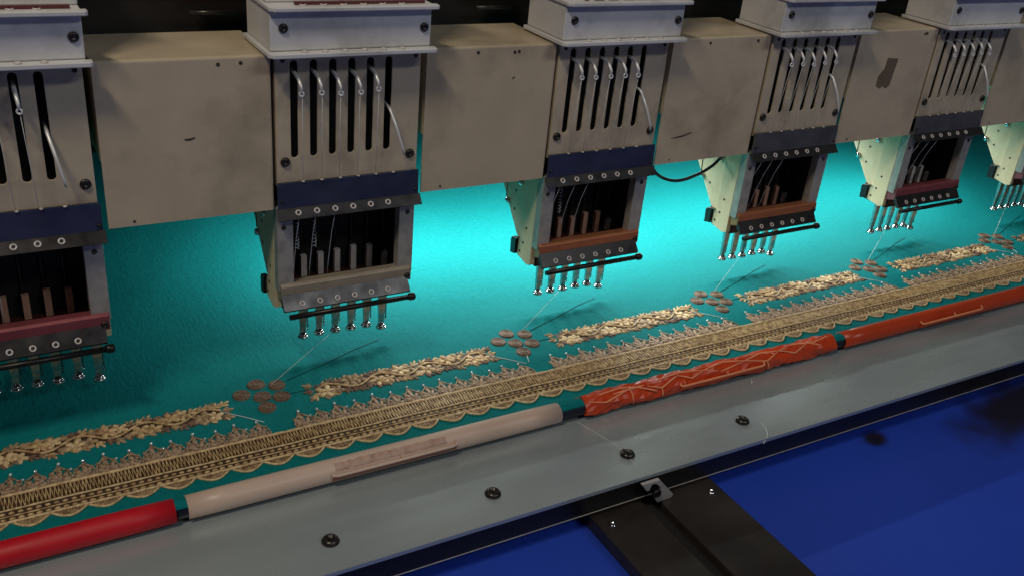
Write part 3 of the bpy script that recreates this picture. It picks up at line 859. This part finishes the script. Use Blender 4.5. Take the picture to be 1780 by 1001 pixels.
C['foot'] = foot(0); C['footl'] = foot(-0.006); C['shoe'] = shoe(0); C['shoel'] = shoe(-0.006)
C['rods'] = MB().cyl((-0.112, 0.085, 0), (-0.070, 0.085, 0), 0.0022, 8).mesh('thread_rod', 'flange')  # dark material puts the shadow behind the boxes into the rod colour
C['rodr'] = MB().cyl((-0.112, 0.085, 0), (-0.070, 0.085, 0), 0.0030, 8).mesh('thread_rod', 'redring')

def head(i, flap_mt, bar_mt, label):
    rd = random.Random(100 + i)
    h = empty('embroidery_head', (i * PITCH, 0, 0))
    tag(h, label, 'machine head', 'embroidery heads in a row over the cloth')
    def L(n, k, loc=(0, 0, 0), rot=(0, 0, 0), bevel=0, par=h, sc=None): return link(n, C[k] if isinstance(k, str) else k, par, loc, rot, bevel, sc)
    fpl = L('face_plate', 'face', bevel=0.0003)
    for (x, z) in ((-0.0585, 0.222), (0.0555, 0.2195)): L('screw', 'screw', (x, 0, z), (0, rd.random() * 3, 0), par=fpl)
    for (x, z) in ((-0.0590, 0.3080), (0.0575, 0.3075)): L('screw', 'screw', (x, 0.0006, z), (0, rd.random() * 3, 0), par=fpl, sc=(.5, .5, .5))
    L('inner_housing', 'inner'); L('housing_side', 'cheekl'); L('housing_side', 'cheekr')
    for k in range(5): L('take_up_lever', 'lever', (SL[k], 0, 0.2945 + rd.uniform(-.001, .001)), (0, 0, rd.uniform(-.05, .05)))
    L('take_up_lever', 'leverd', (SL[5], 0, 0.2590), (0, rd.uniform(-.05, .05), 0))
    # white tension box
    wb = L('tension_box', 'wbox', bevel=0.0012)
    lb = L('box_lip', 'lipb', bevel=0.0007); lt = L('box_lip', 'lipt', bevel=0.0007)
    wt = L('tension_box_top', 'wtop', bevel=0.0012)
    for (x, z) in ((-0.062, 0.3365), (0.0580, 0.3345)): L('screw', 'screw', (x, -0.013, z), (0, rd.random() * 3, 0), par=wb, sc=(.9, .9, .9))
    for k in range(6):
        L('thread_eyelet', 'grommet', (SL[k] + 0.004, -0.0172, 0.3186), par=lb)
        L('thread_eyelet', 'grommet', (SL[k] + 0.004, -0.0130, 0.3541), par=lt)
    L('eyelet_strip', 'redrow', (0, 0.008, 0), par=lt)
    # guide flap
    gf = L('guide_flap', flap(flap_mt), bevel=0.0003)
    fg = L('flap_flange', 'flange', bevel=0.0003)
    for k in range(6):
        L('thread_eyelet', 'grommet', (SL[k], -0.0076, 0.1778), (R(50), 0, 0), par=fg)
        L('thread_eyelet', 'grommet', (SL[k] + 0.006, -0.0030, 0.2042), par=gf, sc=(.55, .55, .6))
    for (x, z) in ((-0.063, 0.188), (0.0615, 0.1855)): L('screw', 'screw', (x, -0.0035, z), par=gf, sc=(.4, .6, .4))
    # lower frame
    for n_, k in (('coll', -0.0610), ('colr', 0.0560)):
        c_ = L('frame_column', n_, bevel=0.0005)
        L('screw', 'screw', (k, 0, 0.162), par=c_, sc=(.5, .5, .5))
    sl = L('side_plate', 'sidel', bevel=0.0005); sr = L('side_plate', 'sider', bevel=0.0005)
    for (y_, z_) in ((0.024, 0.115), (0.0275, 0.0975), (0.0330, 0.0855)): L('arm_hole', 'armhole', (-0.0669, y_, z_), par=sl)
    al = L('arm_plate', 'arml', bevel=0.0005); L('arm_plate', 'armr', bevel=0.0005)
    L('arm_seam', 'armseam', (-0.0641, 0, 0), par=al)
    for (y_, z_) in ((0.0700, 0.1285), (0.0850, 0.1500), (0.045, 0.158)): L('arm_screw', 'armscrew', (-0.0641, y_, z_), par=al, sc=(1, 1, 1))
    for (y_, z_) in ((0.056, 0.145), (0.056, 0.124)): L('arm_hole', 'armhole', (-0.0641, y_, z_), par=al)
    L('black_clip', 'clip', bevel=0.0006)
    L('window_shade_wall', 'inl'); L('window_shade_wall', 'inr'); L('window_back', 'back'); L('window_roof', 'roof'); L('needle_bar_guide', 'floorb', bevel=0.0005)
    for k in range(6):
        nb = L('needle_bar', 'nbar', (NX[k], NY + 0.002, 0))
        dz = rd.uniform(-.001, .001) + (0.002 if k in (3, 4) else 0)
        if k < 5: L('bar_clamp', 'clampx' if i in (1, 2, -1) else 'clamp', (NX[k] + 0.001, NY, dz), par=nb).location = (0.001, -0.002, dz)
        else: L('bar_clamp', 'clamps', (0.001, -0.002, -0.001), par=nb)
        if k < 2:
            if i in (0, 1) or k == 1: L('needle_spring', 'spring', (-0.0075, -0.012, 0), par=nb)
            else: L('guide_wire', 'wire', (-0.009, -0.014, 0), par=nb)
        pf = L('presser_foot', 'footl' if k == 5 else 'foot', (NX[k], NY, rd.uniform(-.0006, .0006)), (0, 0, rd.uniform(-.15, .15)))
        L('foot_shoe', 'shoel' if k == 5 else 'shoe', par=pf)
    lb_ = L('lower_bar', lbar(bar_mt), bevel=0.0006)
    L('screw', 'screw', (0.0570, -0.0030, 0.0975), par=lb_, sc=(.75, .75, .75))
    lf = L('lower_flange', 'lflange', bevel=0.0003)
    for k in range(6): L('thread_eyelet', 'grommet', (SL[k] + 0.002, -0.0092, 0.0898), (R(52), 0, 0), par=lf)
    L('holder_rod', 'rod')
    for k in range(5): L('lever_thread', 'lthread', (SL[k] + rd.uniform(-.0006, .0006), 0, 0))
    for k in range(3): L('needle_thread', 'nthread', (SL[k] + rd.uniform(-.001, .001), 0, 0))
    if i in (0, 1):
        L('thread_rod', 'rods', (0, 0, 0.328)); L('thread_rod', 'rodr', (0, 0.004, 0.340)); L('thread_rod', 'rods', (0, 0.004, 0.350))
    return h
head(-1, 'flap_blue', 'bar_maroon', 'shadowed machine head with blue flap and dark red lower bar')
head(0, 'flap_blue', 'bar_beige', 'machine head with blue flap and beige lower bar')
head(1, 'flap_blue', 'bar_copper', 'machine head with blue flap and copper orange lower bar')
head(2, 'flap_grey', 'bar_copper', 'machine head with grey flap and copper orange lower bar')
head(3, 'flap_grey', 'bar_maroon', 'machine head with grey flap and maroon lower bar beside the taped panel')
head(4, 'flap_grey', 'bar_maroon', 'machine head past the one with grey flap and maroon bar')

# ------------------------------------------------------------------ work lamps under the beam, between the heads
LL = ['panel after the beige barred head', 'scuffed panel', 'taped panel', 'panel past the maroon barred head']
def work_lamp(i, power):
    x = (i + 0.5) * PITCH
    l = empty('work_lamp', (x + (0.02 if i == 0 else 0), 0.22 if i == 0 else 0.18, 0.196))
    tag(l, 'slim work lamp under the beam behind the ' + LL[i], 'lamp', 'work lamps between the heads')
    part('lamp_housing', MB().box(-0.11, 0.11, -0.013, 0.013, -0.006, 0.004), 'white', l, (0, 0.016, 0), bevel=0.001)
    d = bpy.data.lights.new('lamp_light', 'AREA'); d.shape = 'RECTANGLE'; d.size = 0.21; d.size_y = 0.022
    d.spread = R(150 if i == 0 else 168); d.energy = power; d.color = (0.95, 1.0, 0.95)
    o = bpy.data.objects.new('lamp_light', d); col.objects.link(o); o.parent = l; o.location = (0, 0.016, -0.0075)
for i, pw in ((0, 1.3), (1, 1.75), (2, 1.5), (3, 1.15)):
    work_lamp(i, pw)

# ------------------------------------------------------------------ cables and loose threads
def bez(pts, n=24):
    pts = [Vector(p) for p in pts]; out = []
    m_ = len(pts)
    for i in range(m_ - 1):
        p0, p1, p2, p3 = pts[max(i - 1, 0)], pts[i], pts[i + 1], pts[min(i + 2, m_ - 1)]
        for k in range(n):
            t = k / n
            out.append(0.5 * ((2 * p1) + (-p0 + p2) * t + (2 * p0 - 5 * p1 + 4 * p2 - p3) * t * t + (-p0 + 3 * p1 - 3 * p2 + p3) * t ** 3))
    out.append(pts[-1]); return out
cb = part('power_cable', MB().tube(bez([(0.350, 0.05, 0.20), (0.367, 0.04, 0.164), (0.383, 0.04, 0.148), (0.408, 0.04, 0.1395), (0.434, 0.04, 0.1425), (0.460, 0.04, 0.153), (0.482, 0.045, 0.168)]), 0.0019, 10), 'cable')
tag(cb, 'thin black cable looping below the scuffed cover panel', 'cable')
cb = part('power_cable', MB().tube(bez([(0.598, 0.03, 0.172), (0.62, 0.03, 0.166), (0.645, 0.03, 0.168), (0.668, 0.035, 0.174), (0.69, 0.05, 0.19)]), 0.0019, 10), 'cable')
tag(cb, 'thin black cable below the taped cover panel', 'cable')
TL = ['beige bar', 'blue flap and copper bar', 'grey flap and copper bar', 'maroon bar', 'only its cream side showing']
for i in range(0, 5):
    X = i * PITCH
    t = strand('thread_strand', [(X + 0.002, NY, 0.0225), (X - 0.074, 0.004, 0.0020)], 0.0002, 'thread')
    tag(t, 'fine white thread from the feet of the head with ' + TL[i], 'thread', 'threads hanging from the heads')
t = strand('thread_strand', bez([(0.166, -0.157, 0.0004), (0.1755, -0.188, 0.0004), (0.180, -0.212, 0.0006), (0.1785, -0.234, 0.0004)], 8), 0.00022, 'thread')
tag(t, 'fine white thread lying across the grey rail to a bolt', 'thread')
t = strand('thread_strand', bez([(0.333, -0.226, 0.0005), (0.330, -0.236, 0.0006), (0.323, -0.2455, 0.0006), (0.316, -0.2495, -0.004)], 8), 0.00035, 'thread')
tag(t, 'short curled white thread at the rail edge', 'thread')
t = strand('thread_strand', [(0.380, -0.1605, 0.0004), (0.376, -0.165, 0.0007), (0.373, -0.169, 0.0004)], 0.0004, 'thread')
tag(t, 'tiny white thread scrap beside the crumpled orange sleeve', 'thread')
